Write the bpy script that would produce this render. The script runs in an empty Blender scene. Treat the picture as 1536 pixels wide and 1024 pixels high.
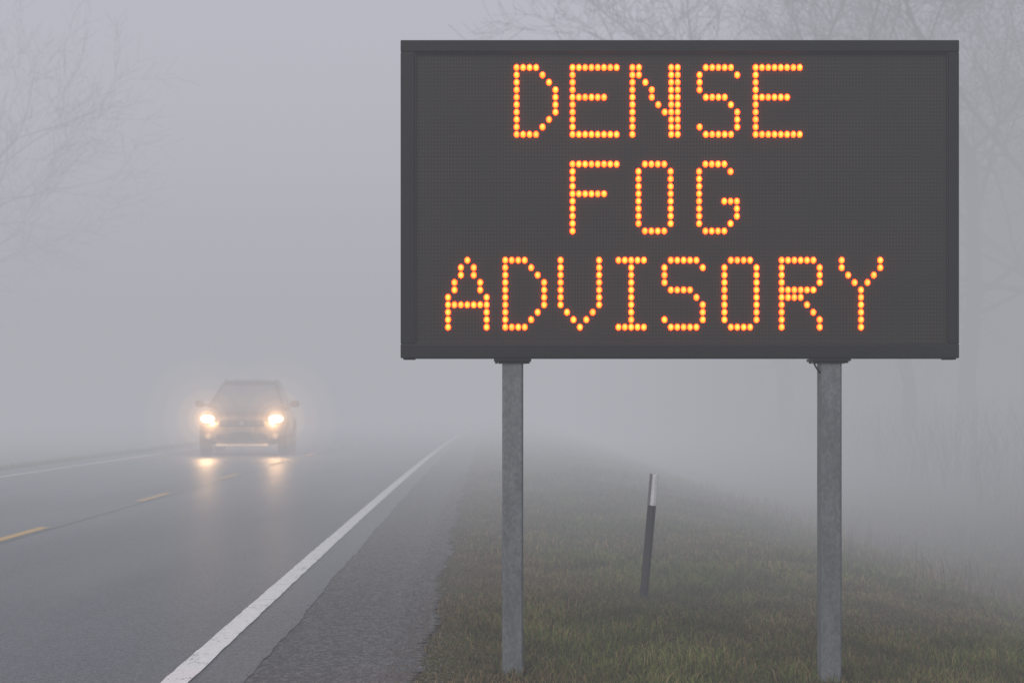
import bpy, bmesh, math, random
import numpy as np
from mathutils import Vector, Matrix
random.seed(7); rng=np.random.default_rng(11)
sc=bpy.context.scene
sc.view_settings.view_transform='Standard'; sc.view_settings.look='None'; sc.view_settings.exposure=0
COL=sc.collection

# ------------------------------------------------------------ helpers
def mat(name):
    m=bpy.data.materials.new(name); m.use_nodes=True
    nt=m.node_tree; b=nt.nodes['Principled BSDF']; return m,nt,b
def noise(nt,scale,detail=4,rough=.6,vec=None):
    n=nt.nodes.new('ShaderNodeTexNoise'); n.inputs['Scale'].default_value=scale
    n.inputs['Detail'].default_value=detail; n.inputs['Roughness'].default_value=rough
    if vec is not None: nt.links.new(vec,n.inputs['Vector'])
    return n.outputs['Fac']
def ramp(nt,fac,stops):
    r=nt.nodes.new('ShaderNodeValToRGB'); e=r.color_ramp.elements
    while len(e)<len(stops): e.new(.5)
    for i,(p,c) in enumerate(stops):
        e[i].position=p; e[i].color=(c[0],c[1],c[2],1) if hasattr(c,'__len__') else (c,c,c,1)
    nt.links.new(fac,r.inputs['Fac']); return r.outputs['Color']
def mix(nt,fac,a,b,mode='MIX'):
    m=nt.nodes.new('ShaderNodeMix'); m.data_type='RGBA'; m.blend_type=mode
    for v,i in ((fac,0),(a,6),(b,7)):
        if isinstance(v,(int,float)): m.inputs[i].default_value=v
        elif isinstance(v,tuple): m.inputs[i].default_value=(*v,1)
        else: nt.links.new(v,m.inputs[i])
    return m.outputs[2]
def bump(nt,b,h,strength,dist):
    n=nt.nodes.new('ShaderNodeBump'); n.inputs['Strength'].default_value=strength; n.inputs['Distance'].default_value=dist
    nt.links.new(h,n.inputs['Height']); nt.links.new(n.outputs[0],b.inputs['Normal'])
def wpos(nt): return nt.nodes.new('ShaderNodeNewGeometry').outputs['Position']
def ocoord(nt): return nt.nodes.new('ShaderNodeTexCoord').outputs['Object']
def mapping(nt,vec,scale):
    m=nt.nodes.new('ShaderNodeMapping'); m.inputs['Scale'].default_value=scale; nt.links.new(vec,m.inputs[0]); return m.outputs[0]
def simple(name,col,rough=.5,metal=0,emis=None,es=0,spec=None,nscale=None,namt=.15):
    m,nt,b=mat(name)
    b.inputs['Base Color'].default_value=(*col,1); b.inputs['Roughness'].default_value=rough; b.inputs['Metallic'].default_value=metal
    if nscale:
        f=noise(nt,nscale,5,.65,ocoord(nt))
        c=ramp(nt,f,[(.3,tuple(x*(1-namt) for x in col)),(.7,tuple(min(1,x*(1+namt)) for x in col))])
        nt.links.new(c,b.inputs['Base Color'])
    if emis: b.inputs['Emission Color'].default_value=(*emis,1); b.inputs['Emission Strength'].default_value=es
    return m
def link(o,parent=None):
    COL.objects.link(o)
    if parent: o.parent=parent
    return o
def empty(name,loc=(0,0,0),rz=0):
    e=bpy.data.objects.new(name,None); e.location=loc; e.rotation_euler[2]=rz; e.empty_display_size=.2; return link(e)
def mesh_obj(name,verts,faces,mats,parent=None,smooth=False,mi=None):
    me=bpy.data.meshes.new(name); me.from_pydata([tuple(v) for v in verts],[],[tuple(f) for f in faces]); me.update()
    for m in mats: me.materials.append(m)
    if mi is not None: me.polygons.foreach_set('material_index',mi)
    if smooth: me.polygons.foreach_set('use_smooth',[True]*len(me.polygons))
    return link(bpy.data.objects.new(name,me),parent)
def box(name,x0,x1,y0,y1,z0,z1,m,parent=None,bev=0,seg=2):
    bm=bmesh.new(); bmesh.ops.create_cube(bm,size=1)
    for v in bm.verts: v.co=Vector(((x0+x1)/2+v.co.x*(x1-x0),(y0+y1)/2+v.co.y*(y1-y0),(z0+z1)/2+v.co.z*(z1-z0)))
    if bev: bmesh.ops.bevel(bm,geom=bm.edges[:],offset=bev,segments=seg,affect='EDGES',profile=.5)
    me=bpy.data.meshes.new(name); bm.to_mesh(me); bm.free(); me.materials.append(m)
    return link(bpy.data.objects.new(name,me),parent)

# ------------------------------------------------------------ terrain shape
CURVE=0.00019
def roadx(x0,y): return x0-0.0248*y+CURVE*y*abs(y)
def gh(x,y):
    u=x-roadx(0,y); u=np.asarray(u,float)
    r=np.where(u>-.2, -0.045*np.clip(u+.2,0,1.8),0)
    r=r-0.55*np.clip((u-1.6)/3.2,0,1)**1.5*np.where(u>1.6,1,0)
    r=r+0.9*np.clip((u-6.5)/10,0,1)
    l=np.where(u<-8.4,-.12*np.clip((-8.4-u),0,3),0)
    return r+l
def ghs(x,y): return float(gh(x,y))
def bumps(x,y):
    a=np.clip((x+.1+.0248*y)/.4,0,1)+np.clip((-9-x)/2,0,1)
    return a*(.012*np.sin(x*5.1+y*1.7)*np.sin(y*3.3-x*2.1)+.02*np.sin(x*1.3+2)*np.sin(y*.9))-.012
def ground_z(x,y): return gh(x,np.clip(y,-60,60))+bumps(x,y)
xs=np.concatenate([-np.geomspace(2500,12,26),np.linspace(-11,-.4,28),np.linspace(-.3,6,56),np.linspace(6.3,18,26),np.geomspace(20,2500,24)])
ys=np.concatenate([np.linspace(-60,2,12),np.linspace(2.2,16,60),np.linspace(16.5,60,50),np.geomspace(65,3000,24)])
X,Y=np.meshgrid(xs,ys); Z=gh(X,np.clip(Y,-60,60))+bumps(X,Y)
nx,ny=len(xs),len(ys)
V=np.stack([X.ravel(),Y.ravel(),Z.ravel()],1)
F=[(j*nx+i,j*nx+i+1,(j+1)*nx+i+1,(j+1)*nx+i) for j in range(ny-1) for i in range(nx-1)]
gm,nt,b=mat('grass_soil'); p=wpos(nt)
c1=ramp(nt,noise(nt,1.1,6,.65,p),[(.3,(.070,.054,.029)),(.5,(.071,.070,.028)),(.7,(.074,.090,.031))])
c2=ramp(nt,noise(nt,38,4,.7,p),[(.3,(.35,.33,.3)),(.7,(1.25,1.2,1.1))])
nt.links.new(mix(nt,1,c1,c2,'MULTIPLY'),b.inputs['Base Color']); b.inputs['Roughness'].default_value=1; b.inputs['Specular IOR Level'].default_value=.1
ground=mesh_obj('ground',V,F,[gm],smooth=True)

# ------------------------------------------------------------ road
def strip(name,x0,x1,y0,y1,z,m,parent=None,n=80,jag0=0,jag1=0,cross=1,pw=1.8,wav1=0):
    yy=np.linspace(0,1,n)**pw*(y1-y0)+y0 if n>10 else np.linspace(y0,y1,n)
    vs=[];fs=[]
    for i,y in enumerate(yy):
        a=roadx(x0,y)+(random.uniform(-1,1)*jag0); c=roadx(x1,y)+(random.uniform(-1,1)*jag1)+wav1*(math.sin(y*1.9)+.6*math.sin(y*5.3+1)+.4*math.sin(y*13.1))
        for k in range(cross+1): vs.append((a+(c-a)*k/cross,y,z))
    w=cross+1
    for i in range(len(yy)-1):
        for k in range(cross): fs.append((i*w+k,i*w+k+1,(i+1)*w+k+1,(i+1)*w+k))
    return mesh_obj(name,vs,fs,[m],parent)
XR,XC,XL=-1.205,-3.93,-7.42
def asphalt(name,base,grain,coarse,rough,bs):
    m,nt,b=mat(name); p=wpos(nt)
    g=ramp(nt,noise(nt,grain,2,.75,p),[(.32,tuple(x*.4 for x in base)),(.5,base),(.68,tuple(x*2.1 for x in base))])
    vor=nt.nodes.new('ShaderNodeTexVoronoi'); vor.inputs['Scale'].default_value=coarse; nt.links.new(p,vor.inputs['Vector'])
    v=ramp(nt,vor.outputs['Color'],[(.2,.62),(.8,1.4)])
    big=ramp(nt,noise(nt,1,2,.5,mapping(nt,p,(1.3,.05,1))),[(.3,.88),(.7,1.08)])
    c=mix(nt,1,mix(nt,1,g,v,'MULTIPLY'),big,'MULTIPLY')
    nt.links.new(c,b.inputs['Base Color'])
    nt.links.new(ramp(nt,noise(nt,1,3,.5,mapping(nt,p,(.9,.12,1))),[(.3,rough-.05),(.7,rough+.06)]),b.inputs['Roughness'])
    h=mix(nt,.5,noise(nt,grain*.8,2,.8,p),vor.outputs['Distance'])
    bump(nt,b,h,bs,.006); return m
m_as=asphalt('asphalt',(.066,.070,.079),120,80,.40,.5)
m_sh=asphalt('shoulder_asphalt',(.068,.066,.066),75,45,.7,1.0)
road=strip('road',XL-.75,XR+.28,-40,420,.0,m_as,n=3500,cross=1,jag1=.007,pw=1.8,wav1=.006)
shoulder=strip('road_shoulder',XR+.25,-.24,3,120,-.003,m_sh,n=5000,jag1=.03,wav1=.02,cross=3,pw=1.6)
def paint(name,col):
    m,nt,b=mat(name); p=wpos(nt)
    f=noise(nt,70,4,.75,p); f2=noise(nt,9,4,.7,p)
    s=nt.nodes.new('ShaderNodeMath'); s.operation='MULTIPLY'; nt.links.new(f,s.inputs[0]); nt.links.new(f2,s.inputs[1])
    k=ramp(nt,s.outputs[0],[(.13,0),(.2,1)])
    c=mix(nt,k,(.13,.13,.13),ramp(nt,noise(nt,25,4,.6,p),[(.3,tuple(x*.82 for x in col)),(.7,col)]))
    nt.links.new(c,b.inputs['Base Color']); b.inputs['Roughness'].default_value=.6
    return m
m_w=paint('white_paint',(.76,.76,.76)); m_y=paint('yellow_paint',(.66,.40,.10))
marks=empty('road_marking')
strip('edge_line_right',XR-.055,XR+.055,-40,400,.004,m_w,marks,n=3000,jag0=.003,jag1=.003)
strip('edge_line_left',XL-.05,XL+.05,-40,400,.004,m_w,marks,n=200)
yd=11.35-5*6
while yd<120:
    strip('centre_dash',XC-.05,XC+.05,yd,yd+1.5,.004,m_y,marks,n=5); yd+=5.0
m_j=simple('tar_joint',(.025,.025,.026),.5)
strip('tar_joint',XC+.10,XC+.118,-40,200,.003,m_j,marks,n=2000,jag0=.006,jag1=.006)

def crumbs(n):
    vs=[];fs=[]
    for i in range(n):
        y=3.5+20*random.random()**1.6; u=random.choice([random.gauss(-.26,.10),random.gauss(-.3,.2),random.uniform(-.95,-.2)])
        x=roadx(u,y); s=random.uniform(.0015,.0065)*(1.2 if u>-.4 else .7)
        z=0 if u<-.93 else (-.003 if u<-.24 else ghs(x,y)-.008)
        o=len(vs); a=random.random()*6.28
        for k in range(4):
            vs.append((x+s*math.cos(a+k*1.57)*random.uniform(.7,1.2),y+s*math.sin(a+k*1.57)*random.uniform(.7,1.2),z+.0005))
        vs.append((x,y,z+s*random.uniform(.6,1.1)))
        fs+= [(o+k,o+(k+1)%4,o+4) for k in range(4)]
    return vs,fs
v,f=crumbs(20000)
mesh_obj('gravel',v,f,[simple('gravel_stone',(.10,.088,.075),.9,nscale=30,namt=.6)])

# ------------------------------------------------------------ grass
m_g,nt,b=mat('grass_blade')
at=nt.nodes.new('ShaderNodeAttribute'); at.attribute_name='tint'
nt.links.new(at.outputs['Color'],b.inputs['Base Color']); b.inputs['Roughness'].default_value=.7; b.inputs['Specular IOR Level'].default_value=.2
def lowf(x,y,s):
    return .5+.25*np.sin(x*1.7*s+1.3*np.sin(y*.9*s))+.25*np.sin(y*1.3*s+1.7*np.sin(x*1.1*s)+2)
def grass(name,n,y0,y1,umin,umax,h0,h1,w,pw=1.5,brown=.45,lean=.6):
    y=y0+(y1-y0)*rng.random(n)**pw
    u=umin+(umax-umin)*rng.random(n)
    edge=np.clip((u-umin)/.35,0,1)
    keep=(rng.random(n)<.12+.88*edge)&(rng.random(n)<.35+.8*lowf(u,y,3.1)); y=y[keep];u=u[keep];n=len(y)
    x=u-0.0248*y+CURVE*y*y
    z=ground_z(x,y)-.004
    clump=lowf(x,y,1.3); fine=lowf(x*6,y*6,1)
    h=(h0+(h1-h0)*rng.random(n)**1.6)*(.5+.7*clump+.45*fine*(rng.random(n)>.3))*np.clip(.45+(u-umin)/.8,0,1)
    a=rng.random(n)*6.283; la=rng.random(n)*6.283; L=h*lean*rng.random(n)
    wx=np.cos(a)*w*.5*(.7+.6*rng.random(n)); wy=np.sin(a)*w*.5
    lx=np.cos(la)*L; ly=np.sin(la)*L
    P=np.zeros((n,5,3))
    P[:,0]=np.stack([x-wx,y-wy,z],1); P[:,1]=np.stack([x+wx,y+wy,z],1)
    P[:,2]=np.stack([x+wx*.75+lx*.35,y+wy*.75+ly*.35,z+h*.55],1); P[:,3]=np.stack([x-wx*.75+lx*.35,y-wy*.75+ly*.35,z+h*.55],1)
    P[:,4]=np.stack([x+lx,y+ly,z+h*(.95-.25*lean)],1)
    me=bpy.data.meshes.new(name); me.vertices.add(n*5); me.vertices.foreach_set('co',P.ravel())
    base=np.arange(n)[:,None]*5
    li=np.concatenate([base+0,base+1,base+2,base+3,base+3,base+2,base+4],1).ravel()
    me.loops.add(n*7); me.loops.foreach_set('vertex_index',li)
    me.polygons.add(n*2); ls=(np.arange(n)[:,None]*7+np.array([0,4])).ravel(); me.polygons.foreach_set('loop_start',ls)
    me.update(calc_edges=True); me.validate()
    g1=np.array([.088,.114,.026]); g2=np.array([.152,.175,.044]); br=np.array([.27,.195,.10]); dk=np.array([.085,.062,.034])
    t=rng.random((n,1)); isb=(rng.random(n)<brown*(.25+1.4*(1-clump))+.6*(1-np.clip((u-umin)/1.1,0,1)))[:,None]
    c=np.where(isb,br*t+dk*(1-t),g1*(1-t)+g2*t)*(.70+.6*fine)[:,None]*(.8+.4*lowf(x*2.3,y*1.9,1))[:,None]
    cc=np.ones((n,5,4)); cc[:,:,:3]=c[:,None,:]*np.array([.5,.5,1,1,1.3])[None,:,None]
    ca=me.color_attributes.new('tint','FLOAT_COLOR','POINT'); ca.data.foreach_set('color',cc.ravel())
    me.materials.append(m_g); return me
og=bpy.data.objects.new('grass',None); link(og)
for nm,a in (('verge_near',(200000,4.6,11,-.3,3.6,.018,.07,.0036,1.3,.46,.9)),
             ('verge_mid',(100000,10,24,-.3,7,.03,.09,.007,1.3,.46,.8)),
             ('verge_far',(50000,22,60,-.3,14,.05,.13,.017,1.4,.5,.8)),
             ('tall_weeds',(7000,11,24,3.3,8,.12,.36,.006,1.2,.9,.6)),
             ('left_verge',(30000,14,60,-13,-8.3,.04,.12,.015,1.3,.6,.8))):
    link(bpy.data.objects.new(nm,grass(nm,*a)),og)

# ------------------------------------------------------------ message sign
SY=6.0
sign=empty('message_sign',(.7085,SY,0))
m_fr,nt,b=mat('sign_frame_paint'); p=ocoord(nt)
nt.links.new(ramp(nt,noise(nt,6,6,.7,p),[(.3,(.006,.0062,.0072)),(.7,(.012,.0123,.014))]),b.inputs['Base Color'])
nt.links.new(ramp(nt,noise(nt,14,5,.7,p),[(.3,.42),(.7,.62)]),b.inputs['Roughness'])
b.inputs['Specular IOR Level'].default_value=.3
W2=1.179; ZB,ZT=1.300,2.641; fw=.056
box('cabinet',-W2+.004,W2-.004,.03,.24,ZB+.004,ZT-.004,m_fr,sign,.006)
box('frame_top',-W2,W2,0,.03,ZT-fw+.006,ZT,m_fr,sign,.004)
box('frame_bottom',-W2,W2,0,.03,ZB,ZB+fw+.004,m_fr,sign,.004)
box('frame_left',-W2,-W2+fw+.004,0.001,.03,ZB+fw+.004,ZT-fw+.006,m_fr,sign,.004)
box('frame_right',W2-fw+.012,W2,0.001,.03,ZB+fw+.004,ZT-fw+.006,m_fr,sign,.004)
m_in=simple('inner_trim_paint',(.008,.008,.009),.5)
i0,i1,j0,j1=-W2+fw+.004,W2-fw+.012,ZB+fw+.004,ZT-fw+.006
t=.006
box('trim_top',i0,i1,.008,.03,j1-t,j1-.0005,m_in,sign,.001); box('trim_bottom',i0,i1,.008,.03,j0+.0005,j0+t,m_in,sign,.001)
box('trim_left',i0+.0005,i0+t,.008,.03,j0+t,j1-t,m_in,sign,.001); box('trim_right',i1-t,i1-.0005,.008,.03,j0+t,j1-t,m_in,sign,.001)
PX,PZ=.0132,.0157
m_p,nt,b=mat('led_panel'); p=ocoord(nt)
sep=nt.nodes.new('ShaderNodeSeparateXYZ'); nt.links.new(p,sep.inputs[0])
def M(op,a,bv=None):
    n=nt.nodes.new('ShaderNodeMath'); n.operation=op
    for i,v in enumerate((a,bv)):
        if v is None: continue
        if isinstance(v,(int,float)): n.inputs[i].default_value=v
        else: nt.links.new(v,n.inputs[i])
    return n.outputs[0]
fx=M('SUBTRACT',M('FRACT',M('ADD',M('DIVIDE',sep.outputs[0],PX),200.5)),.5)
fz=M('SUBTRACT',M('FRACT',M('DIVIDE',sep.outputs[2],PZ)),.5)
d=M('SQRT',M('ADD',M('MULTIPLY',fx,fx),M('MULTIPLY',fz,fz)))
dot=ramp(nt,d,[(.13,1),(.26,0)])
basec=ramp(nt,noise(nt,3,5,.6,p),[(.3,(.017,.0145,.0125)),(.7,(.024,.0205,.018))])
dots=ramp(nt,noise(nt,4,5,.6,p),[(.35,(.040,.032,.022)),(.65,(.075,.054,.032))])
nt.links.new(mix(nt,dot,basec,dots),b.inputs['Base Color']); b.inputs['Roughness'].default_value=.6
b.inputs['Specular IOR Level'].default_value=.3
panel=box('led_panel',i0,i1,.016,.03,j0,j1,m_p,sign)
G={
'D':["####...","#...#..","#....#.","#.....#","#.....#","#.....#","#.....#","#....#.","#...#..","####..."],
'E':["########","#.......","#.......","#.......","######..","#.......","#.......","#.......","#.......","########"],
'N':["##....##","##....##","#.#...##","#..#..##","#..#..##","#...#.##","#....###","#.....##","#.....##","#.....##"],
'S':[".#####.","#.....#","#......","#......",".####..",".....#.","......#","......#","#.....#",".#####."],
'F':["########","#.......","#.......","#.......","######..","#.......","#.......","#.......","#.......","#......."],
'O':[".####."]+["#....#"]*8+[".####."],
'G':[".####..","#....#.","#......","#......","#......","#...###","#.....#","#.....#","#....#.",".####.."],
'A':["...#...","..#.#..","..#.#..",".#...#.",".#...#.","#.....#","#######","#.....#","#.....#","#.....#"],
'V':["#.....#"]*7+[".#...#.","..#.#..","...#..."],
'I':["#####"]+["..#.."]*8+["#####"],
'R':["######.","#.....#","#.....#","#.....#","######.","####...","#...#..","#....#.","#.....#","#.....#"],
'Y':["#.....#","#.....#",".#...#.","..#.#..","...#..."]+["...#..."]*5}
lines=[(2.528,[('D',-.689,.0274),('E',-.4523,.0266),('N',-.199,.0273),('S',.085,.0265),('E',.322,.0266)]),
       (2.120,[('F',-.4523,.0266),('O',-.1735,.0272),('G',.083,.0266)]),
       (1.714,[('A',-.979,.0272),('D',-.737,.0274),('V',-.503,.0272),('I',-.258,.0268),('S',-.0636,.0270),('O',.190,.0271),('R',.432,.0268),('Y',.686,.0272)])]
pts=[]
for z0,gl in lines:
    for g,x0,pw in gl:
        for r,row in enumerate(G[g]):
            for c,ch in enumerate(row):
                if ch=='#': pts.append((x0+c*pw,z0-r*.0314))
rings=[(1.0,.0),(.86,.45),(.6,.78),(.32,.95)]; SEG=10
vs=[];fs=[];cols=[]
# the dome's rim faces the board: brighter, warm spill there
cr={0:(20.0,.50,.0),1:(20.0,.64,.01),2:(16.0,.82,.05),3:(12.0,1.0,.16)}
for (x,z) in pts:
    o=len(vs); br=random.uniform(.82,1.08)
    ox,oz=random.uniform(-.0022,.0022),random.uniform(-.001,.003)
    for ri,(rr,hh) in enumerate(rings):
        for k in range(SEG):
            a=k*2*math.pi/SEG
            vs.append((x+.0116*rr*math.cos(a)+ox*(ri/3)*.6,.0155-.010*hh,z+.0138*rr*math.sin(a)+oz*(ri/3)))
            cols.append([q*br for q in cr[ri]]+[1])
    vs.append((x+ox*.6,.0155-.010,z+oz)); cols.append([11*br,1.1*br,.40*br,1])
    for ri in range(3):
        for k in range(SEG):
            k2=(k+1)%SEG; fs.append((o+ri*SEG+k,o+ri*SEG+k2,o+(ri+1)*SEG+k2,o+(ri+1)*SEG+k))
    for k in range(SEG): fs.append((o+3*SEG+k,o+3*SEG+(k+1)%SEG,o+4*SEG))
m_led,nt,b=mat('lit_led')
at=nt.nodes.new('ShaderNodeAttribute'); at.attribute_name='glow'
b.inputs['Base Color'].default_value=(.02,.01,.0,1); b.inputs['Specular IOR Level'].default_value=.1
nt.links.new(at.outputs['Color'],b.inputs['Emission Color']); b.inputs['Emission Strength'].default_value=1.0
led=mesh_obj('lit_leds',vs,fs,[m_led],sign,True)
ca=led.data.color_attributes.new('glow','FLOAT_COLOR','POINT'); ca.data.foreach_set('color',np.array(cols).ravel())
m_gal,nt,b=mat('galvanised_steel'); p=ocoord(nt)
vor=nt.nodes.new('ShaderNodeTexVoronoi'); vor.inputs['Scale'].default_value=110; nt.links.new(mapping(nt,p,(1,1,.6)),vor.inputs['Vector'])
c=mix(nt,1,ramp(nt,vor.outputs['Color'],[(.2,(.155,.175,.19)),(.8,(.21,.23,.245))]),ramp(nt,noise(nt,3,6,.75,mapping(nt,p,(3,3,1))),[(.3,.68),(.7,1.12)]),'MULTIPLY')
spots=ramp(nt,noise(nt,55,3,.6,p),[(.64,0),(.70,1)])
c=mix(nt,mix(nt,.6,spots,(0,0,0)),c,(.07,.062,.055))
nt.links.new(c,b.inputs['Base Color']); b.inputs['Metallic'].default_value=.3; b.inputs['Roughness'].default_value=.55
for nm,xc,bot in (('post_left',-.707,-.12),('post_right',.643,-.25)):
    box(nm,xc-.043,xc+.043,.02,.106,bot,ZB-.013,m_gal,sign,.007,3)
    box(nm+'_lip',xc+.0435,xc+.0465,.03,.09,bot,ZB-.013,m_gal,sign,.001)
    box(nm+'_plate',xc-.078,xc+.08,.004,.15,ZB-.012,ZB-.0005,m_fr,sign,.002)
    box(nm+'_collar',xc-.06,xc+.062,.012,.12,ZB-.021,ZB-.0125,m_fr,sign,.002)
    for s in (-1,1):
        for kk in (.03,.12):
            bpy.ops.mesh.primitive_cylinder_add(vertices=6,radius=.007,depth=.008,location=(xc+s*.068,kk,ZB-.016)); o=bpy.context.object; o.name=nm+'_bolt'; o.data.materials.append(m_gal); o.parent=sign
for x in (-W2+.035,W2-.035): box('foot',x-.025,x+.025,.01,.06,ZB-.006,ZB-.0005,m_fr,sign,.002)
for k in range(9):
    x=-W2+.06+k*(2*W2-.12)/8
    bpy.ops.mesh.primitive_uv_sphere_add(segments=8,ring_count=5,radius=.004,location=(x,0,ZB+.022)); o=bpy.context.object; o.scale[1]=.4; o.name='frame_screw'; o.data.materials.append(m_in); o.parent=sign
cu=bpy.data.curves.new('cable','CURVE'); cu.dimensions='3D'; cu.bevel_depth=.004; cu.bevel_resolution=3
s=cu.splines.new('BEZIER'); cp=[(.570,.03,ZB+.003),(.572,.02,ZB-.025),(.588,.02,ZB-.052),(.604,.06,ZB-.062)]
s.bezier_points.add(3)
for q,c in zip(s.bezier_points,cp): q.co=c; q.handle_left_type=q.handle_right_type='AUTO'
cu.materials.append(m_in); link(bpy.data.objects.new('cable',cu),sign)

# ------------------------------------------------------------ delineator post
dx,dy=.797,8.62; dz=ghs(dx,dy)-.02
dl=empty('delineator_post',(dx,dy,dz))
dl.rotation_euler=(0,math.atan2(.066,.745),0)
def prof_extrude(name,z0,z1,m,par,w=.052,dpt=.045,slope=0):
    pr=[(-w/2,0),(-w/2+.012,-dpt*.35),(w*.1,-dpt*.5),(w/2-.006,-dpt*.35),(w/2,0),(w/2-.01,dpt*.3),(-w/2+.01,dpt*.3)]
    n=len(pr); vs=[(x,y,z0) for x,y in pr]+[(x,y,z1+slope*x) for x,y in pr]
    fs=[(i,(i+1)%n,n+(i+1)%n,n+i) for i in range(n)]+[tuple(range(n))[::-1],tuple(range(n,2*n))]
    return mesh_obj(name,vs,fs,[m],par)
m_dk=simple('dark_plastic',(.020,.020,.020),.6,nscale=20,namt=.4); m_wh=simple('reflector_white',(.72,.73,.74),.4,nscale=25,namt=.12); m_gy=simple('grey_plastic',(.16,.16,.16),.5,nscale=20)
prof_extrude('shaft',-.1,.572,m_dk,dl); prof_extrude('white_head',.5725,.757,m_wh,dl,slope=.12)
prof_extrude('edge_strip',.574,.762,m_gy,dl,w=.014,dpt=.047).location.x=-.0215

# ------------------------------------------------------------ car (front faces -Y)
car=empty('car',(-5.89,31.0,0),math.radians(5.5))
m_body,nt,b=mat('car_paint'); b.inputs['Base Color'].default_value=(.11,.095,.083,1); b.inputs['Metallic'].default_value=.4; b.inputs['Roughness'].default_value=.38; b.inputs['Coat Weight'].default_value=.5
m_blk=simple('black_trim',(.02,.02,.02),.5); m_gl=simple('car_glass',(.24,.245,.255),.06); m_rub=simple('tyre_rubber',(.022,.022,.022),.85); m_rim=simple('alloy_rim',(.3,.3,.3),.35,.8); m_chr=simple('chrome',(.6,.6,.6),.25,1)  # car_glass: pale base colour stands in for reflected sky
st=[(0.00,.62,.34,.60,.68),(.03,.74,.27,.72,.83),(.12,.86,.24,.80,.92),(.32,.925,.23,.86,.99),(.7,.95,.24,.91,1.05),(1.2,.955,.25,.96,1.10),(2.2,.95,.25,1.0,1.10),(3.3,.95,.25,1.03,1.10),(4.1,.93,.27,1.05,1.12),(4.45,.86,.32,1.0,1.08),(4.52,.76,.4,.9,1.0)]
def sect(w,zb,zs,zt):
    h=[(.0,zb),(w*.80,zb),(w*.97,zb+.08),(w,zb+(zs-zb)*.45),(w*.985,zb+(zs-zb)*.8),(w*.93,zs),(w*.80,zt-.02),(w*.4,zt+.012),(0,zt+.02)]
    return h+[(-x,z) for x,z in h[1:-1]][::-1]
vs=[];fs=[]; ns=16
for y,w,zb,zs,zt in st: vs+=[(x,y,z) for x,z in sect(w,zb,zs,zt)]
for i in range(len(st)-1):
    for k in range(ns): fs.append((i*ns+k,(i+1)*ns+k,(i+1)*ns+(k+1)%ns,i*ns+(k+1)%ns))
fs.append(tuple(range(ns))); fs.append(tuple(range((len(st)-1)*ns,len(st)*ns))[::-1])
bd=mesh_obj('body',vs,fs,[m_body],car,True); s=bd.modifiers.new('s','SUBSURF'); s.levels=2; s.render_levels=2
lo=[(-.86,1.0,1.05),(.86,1.0,1.05),(.90,2.0,1.06),(.90,2.9,1.07),(.88,3.8,1.08),(.80,4.40,1.08),(-.80,4.40,1.08),(-.88,3.8,1.08),(-.90,2.9,1.07),(-.90,2.0,1.06)]
hi=[(-.63,1.98,1.59),(.63,1.98,1.59),(.665,2.25,1.605),(.67,2.9,1.63),(.64,3.6,1.60),(.55,3.95,1.54),(-.55,3.95,1.54),(-.64,3.6,1.60),(-.67,2.9,1.63),(-.665,2.25,1.605)]
md=[(x*.90,y+(.06 if y<2.2 else (-.06 if y>3.8 else 0)),z+.055) for x,y,z in hi]
tp=[(x*.55,y+(.20 if y<2.2 else (-.20 if y>3.8 else 0)),z+.098) for x,y,z in hi]
vs=lo+hi+md+tp; n=10
fs=[(q*n+i,q*n+(i+1)%n,(q+1)*n+(i+1)%n,(q+1)*n+i) for q in range(3) for i in range(n)]+[tuple(range(3*n,4*n))]
cab=mesh_obj('cabin',vs,fs,[m_body],car); bv=cab.modifiers.new('b','BEVEL'); bv.width=.04; bv.segments=3
def pane(name,q,m,inset=.06,off=.006):
    q=[Vector(a) for a in q]; c=sum(q,Vector())/len(q); nrm=(q[1]-q[0]).cross(q[3]-q[0]).normalized()
    if nrm.dot(c-Vector((0,2.8,1.2)))<0: nrm=-nrm
    r=[a+(c-a).normalized()*inset*1.3+nrm*off for a in q]
    bk=[a-nrm*.004 for a in r]
    return mesh_obj(name,r+bk,[(0,1,2,3),(0,4,5,1),(1,5,6,2),(2,6,7,3),(3,7,4,0)],[m],car)
pane('windscreen',[lo[0],lo[1],hi[1],hi[0]],m_gl,.06)
pane('rear_window',[lo[5],lo[6],hi[6],hi[5]],m_gl,.08)
for a,c_ in ((2,3),(3,4),(9,8),(8,7)): pane('side_window',[lo[a],lo[c_],hi[c_],hi[a]],m_gl,.05)
for a,b2 in ((1,2),(9,0),(4,5),(6,7)): pane('quarter_window',[lo[a],lo[b2],hi[b2],hi[a]],m_gl,.09)
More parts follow.
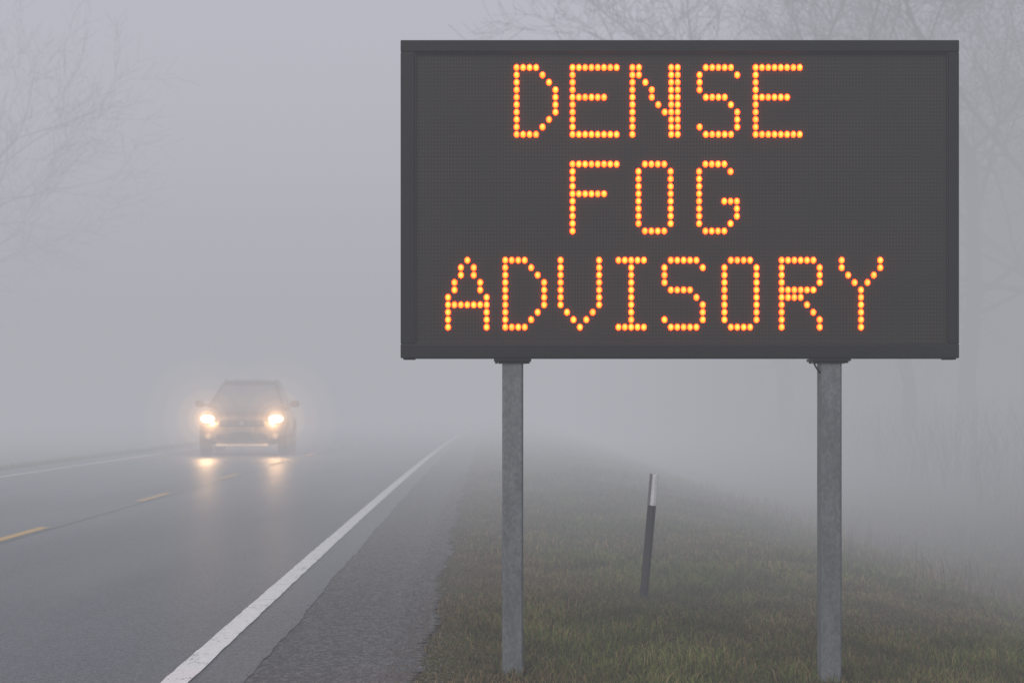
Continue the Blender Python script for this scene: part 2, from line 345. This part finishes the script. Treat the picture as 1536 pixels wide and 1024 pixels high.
for s_ in (-1,1):
    box('roof_rail',s_*.585-.014,s_*.585+.014,2.25,3.55,1.685,1.705,m_body,car,.007)
    for y in (2.3,2.9,3.5): box('rail_foot',s_*.585-.012,s_*.585+.012,y-.03,y+.03,1.63,1.686,m_body,car,.004)
    box('mirror_arm',min(s_*.88,s_*1.0),max(s_*.88,s_*1.0),1.42,1.47,1.10,1.13,m_blk,car,.005)
    box('mirror',min(s_*.98,s_*1.17),max(s_*.98,s_*1.17),1.36,1.48,1.07,1.21,m_body,car,.04,4)
    for y in (.85,3.62):
        bpy.ops.mesh.primitive_torus_add(major_radius=.265,minor_radius=.095,major_segments=32,minor_segments=10,rotation=(0,math.pi/2,0),location=(s_*.84,y,.36)); o=bpy.context.object; o.name='tyre'; o.data.materials.append(m_rub); o.parent=car
        bpy.ops.mesh.primitive_cylinder_add(vertices=28,radius=.345,depth=.2,rotation=(0,math.pi/2,0),location=(s_*.84,y,.36)); o=bpy.context.object; o.name='tyre_tread'; o.data.materials.append(m_rub); o.parent=car
        bpy.ops.mesh.primitive_cylinder_add(vertices=20,radius=.21,depth=.215,rotation=(0,math.pi/2,0),location=(s_*.84,y,.36)); o=bpy.context.object; o.name='rim'; o.data.materials.append(m_rim); o.parent=car
        bpy.ops.mesh.primitive_torus_add(major_radius=.40,minor_radius=.035,major_segments=32,minor_segments=8,rotation=(0,math.pi/2,0),location=(s_*.925,y,.38)); o=bpy.context.object; o.name='wheel_arch'; o.data.materials.append(m_blk); o.parent=car
    box('door_handle',s_*.955-.01,s_*.955+.01,2.5,2.66,.93,.955,m_chr,car,.004)
    box('side_sill',s_*.93-.03,s_*.93+.03,1.3,3.2,.26,.34,m_blk,car,.01)
box('grille',-.50,.50,-.035,.06,.66,.78,m_blk,car,.02)
for z in (.69,.75): box('grille_bar',-.49,.49,-.042,-.03,z-.004,z+.004,m_chr,car,.002)
bpy.ops.mesh.primitive_cylinder_add(vertices=20,radius=.05,depth=.02,rotation=(math.pi/2,0,0),location=(0,-.05,.72)); o=bpy.context.object; o.name='badge'; o.data.materials.append(m_chr); o.parent=car
box('lower_intake',-.55,.55,-.03,.08,.36,.50,m_blk,car,.02)
box('skid_plate',-.56,.56,-.05,.1,.205,.260,simple('silver_trim',(.5,.5,.5),.4,.1),car,.012)
box('number_plate',-.26,.26,-.06,-.035,.52,.63,simple('plate',(.12,.12,.115),.5),car,.005)
m_hl=simple('headlamp_lens',(.8,.8,.8),.2,emis=(1.0,.76,.44),es=26)
m_hh=simple('headlamp_housing',(.25,.2,.15),.2,emis=(1.0,.6,.3),es=1.0)
def glow(i,r,e):  # self-glowing nested spheres imitate the headlamp halo; the lamps do not light them
    m=bpy.data.materials.new('emissive_lamp_halo_%d'%i); m.use_nodes=True; nt=m.node_tree; nt.nodes.clear()
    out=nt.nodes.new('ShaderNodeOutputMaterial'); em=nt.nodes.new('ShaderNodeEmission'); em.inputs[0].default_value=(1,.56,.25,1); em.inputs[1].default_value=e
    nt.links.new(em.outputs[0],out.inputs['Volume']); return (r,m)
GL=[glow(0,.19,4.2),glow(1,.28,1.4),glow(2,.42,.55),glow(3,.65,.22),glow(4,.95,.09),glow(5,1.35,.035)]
for s_ in (-1,1):
    bpy.ops.mesh.primitive_uv_sphere_add(segments=20,ring_count=12,radius=1,location=(s_*.735,.06,.81)); o=bpy.context.object; o.scale=(.185,.10,.085); o.rotation_euler=(0,-s_*.12,s_*.35); o.name='headlamp_housing'; o.data.materials.append(m_hh); o.parent=car
    bpy.ops.mesh.primitive_uv_sphere_add(segments=20,ring_count=12,radius=1,location=(s_*.735,-.005,.81)); o=bpy.context.object; o.scale=(.15,.05,.075); o.rotation_euler=(0,0,s_*.3); o.name='headlamp_lens'; o.data.materials.append(m_hl); o.parent=car
    bpy.ops.mesh.primitive_cylinder_add(vertices=16,radius=.06,depth=.03,rotation=(math.pi/2,0,0),location=(s_*.72,-.0,.43)); o=bpy.context.object; o.name='fog_lamp'; o.data.materials.append(m_gy); o.parent=car
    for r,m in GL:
        bpy.ops.mesh.primitive_uv_sphere_add(segments=40,ring_count=24,radius=r,location=(s_*.735,-.1,.81)); o=bpy.context.object; o.name='emissive_lamp_halo'; o.data.materials.append(m); o.parent=car
    L=bpy.data.lights.new('headlamp','POINT'); L.energy=110; L.color=(1,.58,.28); L.shadow_soft_size=.08
    o=bpy.data.objects.new('headlamp_light',L); o.location=(s_*.735,-.18,.81); link(o,car)

# ------------------------------------------------------------ bare trees
m_bk=simple('bark',(.030,.026,.023),.9)
def tree_mesh(name,seed,H=10,trunk=.16,depth=6,spread=.5,lean=(0,0)):
    R=random.Random(seed); vs=[];fs=[]
    def tube(p0,p1,r0,r1,sides):
        d=(p1-p0); 
        if d.length<1e-5: return
        q=d.to_track_quat('Z','Y'); o=len(vs)
        for pp,r in ((p0,r0),(p1,r1)):
            for k in range(sides):
                a=k*6.2832/sides; vs.append(pp+q@Vector((math.cos(a)*r,math.sin(a)*r,0)))
        for k in range(sides): fs.append((o+k,o+(k+1)%sides,o+sides+(k+1)%sides,o+sides+k))
    def grow(p,d,L,r,lv):
        seg=4 if lv<3 else 3; sides=7 if lv==0 else (5 if lv<3 else 3)
        pos=p.copy(); dr=d.copy()
        for i in range(seg):
            dr=(dr+Vector((R.gauss(0,.13),R.gauss(0,.13),R.gauss(.05,.07)))).normalized()
            np_=pos+dr*L/seg; ra=r*(1-.45*i/seg); rb=r*(1-.45*(i+1)/seg)
            tube(pos,np_,max(ra,.004),max(rb,.0035),sides); pos=np_
            if lv<depth and (i>0 or lv>0):
                nb=R.choice([1,1,2]) if lv<depth-1 else 2
                for _ in range(nb):
                    az=R.random()*6.283; ax=dr.orthogonal(); ax.rotate(Matrix.Rotation(az,3,dr))
                    nd=(dr*(1-.25*spread)+ax*spread*R.uniform(.7,1.6)).normalized()
                    grow(pos,nd,L*R.uniform(.48,.72),rb*R.uniform(.4,.65),lv+1)
    d0=Vector((lean[0],lean[1],1)).normalized()
    grow(Vector((0,0,-.2)),d0,H*.5,trunk,0)
    me=bpy.data.meshes.new(name); me.from_pydata([tuple(v) for v in vs],[],fs); me.update(); me.materials.append(m_bk)
    me.polygons.foreach_set('use_smooth',[True]*len(me.polygons)); print(name,len(fs)); return me
T=[tree_mesh('bare_tree_a',3,11,.17,5,.55),tree_mesh('bare_tree_b',9,12,.15,5,.5,(.1,0)),tree_mesh('bare_tree_c',21,9,.12,5,.65,(-.12,.05))]
def put(k,x,y,rz,s):
    o=bpy.data.objects.new('bare_tree',T[k]); o.location=(x,y,float(ground_z(np.array(x),np.array(y)))-.05); o.rotation_euler=(0,0,rz); o.scale=(s,s,s); link(o)
for k,x,y,rz,s in [(0,13.2,41,0,1.7),(1,11.2,40,2,1.45),(2,16.8,40,1,1.9),(1,17,47,4,1.8),(0,10,52,3,1.9),(2,16,56,5,2.2),(2,20.5,44,3.3,1.8),
                   (0,-28,62,2.4,1.9),(1,-30,66,.6,2.0),(2,-27,58,1.9,1.8)]:
    put(k,x,y,rz,s)
vs=[];fs=[]
R=random.Random(5)
for i in range(900):
    y=19+R.random()**.8*46; x=5.8+.07*y+R.random()**1.2*14; z=float(ground_z(np.array(x),np.array(y)))-.05
    for j in range(9):
        H=R.uniform(.4,1.7)*(1 if y>24 else .55); a=R.random()*6.28; l=R.uniform(.1,.6)*H; w=R.uniform(.005,.011)
        bx,by=x+R.gauss(0,.25),y+R.gauss(0,.25); pp=[Vector((bx,by,z)),Vector((bx+math.cos(a)*l*.3,by+math.sin(a)*l*.3,z+H*.5)),Vector((bx+math.cos(a)*l,by+math.sin(a)*l,z+H))]
        o=len(vs)
        for q,ww in zip(pp,(w,w*.7,w*.25)):
            vs+= [q+Vector((ww,0,0)),q+Vector((-ww*.5,ww*.8,0)),q+Vector((-ww*.5,-ww*.8,0))]
        for s2 in (0,3):
            for k in range(3): fs.append((o+s2+k,o+s2+(k+1)%3,o+s2+3+(k+1)%3,o+s2+3+k))
mesh_obj('thicket',vs,fs,[simple('dry_stems',(.095,.064,.042),.9)])

# ------------------------------------------------------------ fog (homogeneous volumes, own emission stands in for scattered daylight)
def fog(name,x0,x1,y0,y1,z0,z1,sig,L):
    m=bpy.data.materials.new(name); m.use_nodes=True; nt=m.node_tree; nt.nodes.clear()
    out=nt.nodes.new('ShaderNodeOutputMaterial')
    ab=nt.nodes.new('ShaderNodeVolumeAbsorption'); ab.inputs['Color'].default_value=(0,0,0,1); ab.inputs['Density'].default_value=sig
    em=nt.nodes.new('ShaderNodeEmission'); em.inputs['Color'].default_value=(*L,1); em.inputs['Strength'].default_value=sig
    ad=nt.nodes.new('ShaderNodeAddShader'); nt.links.new(ab.outputs[0],ad.inputs[0]); nt.links.new(em.outputs[0],ad.inputs[1])
    nt.links.new(ad.outputs[0],out.inputs['Volume'])
    return box(name,x0,x1,y0,y1,z0,z1,m)
fog('fog',-500,500,-50.3,900,-6,62,.0135,(.565,.575,.64))
fog('fog_bank',-480,480,7.6,880,-5.5,6.8,.040,(.345,.347,.370))  # dimmer emission paints the weaker light near the ground
fog('fog_wood_shade',3.6,300,13,500,-5.1,8.5,.035,(.165,.167,.175))  # added box; its low emission paints the shade over the woods

# ------------------------------------------------------------ light
w=bpy.data.worlds.new('World'); sc.world=w; w.use_nodes=True; nt=w.node_tree
sky=nt.nodes.new('ShaderNodeTexSky'); sky.sky_type='NISHITA'; sky.sun_disc=False
el,az=math.radians(48),math.radians(-150)
sky.sun_elevation=el; sky.sun_rotation=az; sky.dust_density=6; sky.air_density=.7
nt.links.new(sky.outputs[0],nt.nodes['Background'].inputs[0]); nt.nodes['Background'].inputs[1].default_value=.15
S=bpy.data.lights.new('sun','SUN'); S.energy=1.5; S.angle=math.radians(40); S.color=(1,.97,.93)
so=bpy.data.objects.new('sun',S); link(so)
dirv=Vector((math.sin(az)*math.cos(el),math.cos(az)*math.cos(el),math.sin(el)))
so.rotation_euler=dirv.to_track_quat('Z','Y').to_euler()

# ------------------------------------------------------------ camera
cd=bpy.data.cameras.new('camera'); cam=bpy.data.objects.new('camera',cd); link(cam)
cam.location=(0,0,1.1); cam.rotation_euler=(math.pi/2,0,0)
cd.sensor_width=36; cd.lens=50; cd.shift_y=.0625; cd.clip_end=6000; cd.clip_start=.05
cd.dof.use_dof=True; cd.dof.focus_distance=6.0; cd.dof.aperture_fstop=4.0
sc.camera=cam
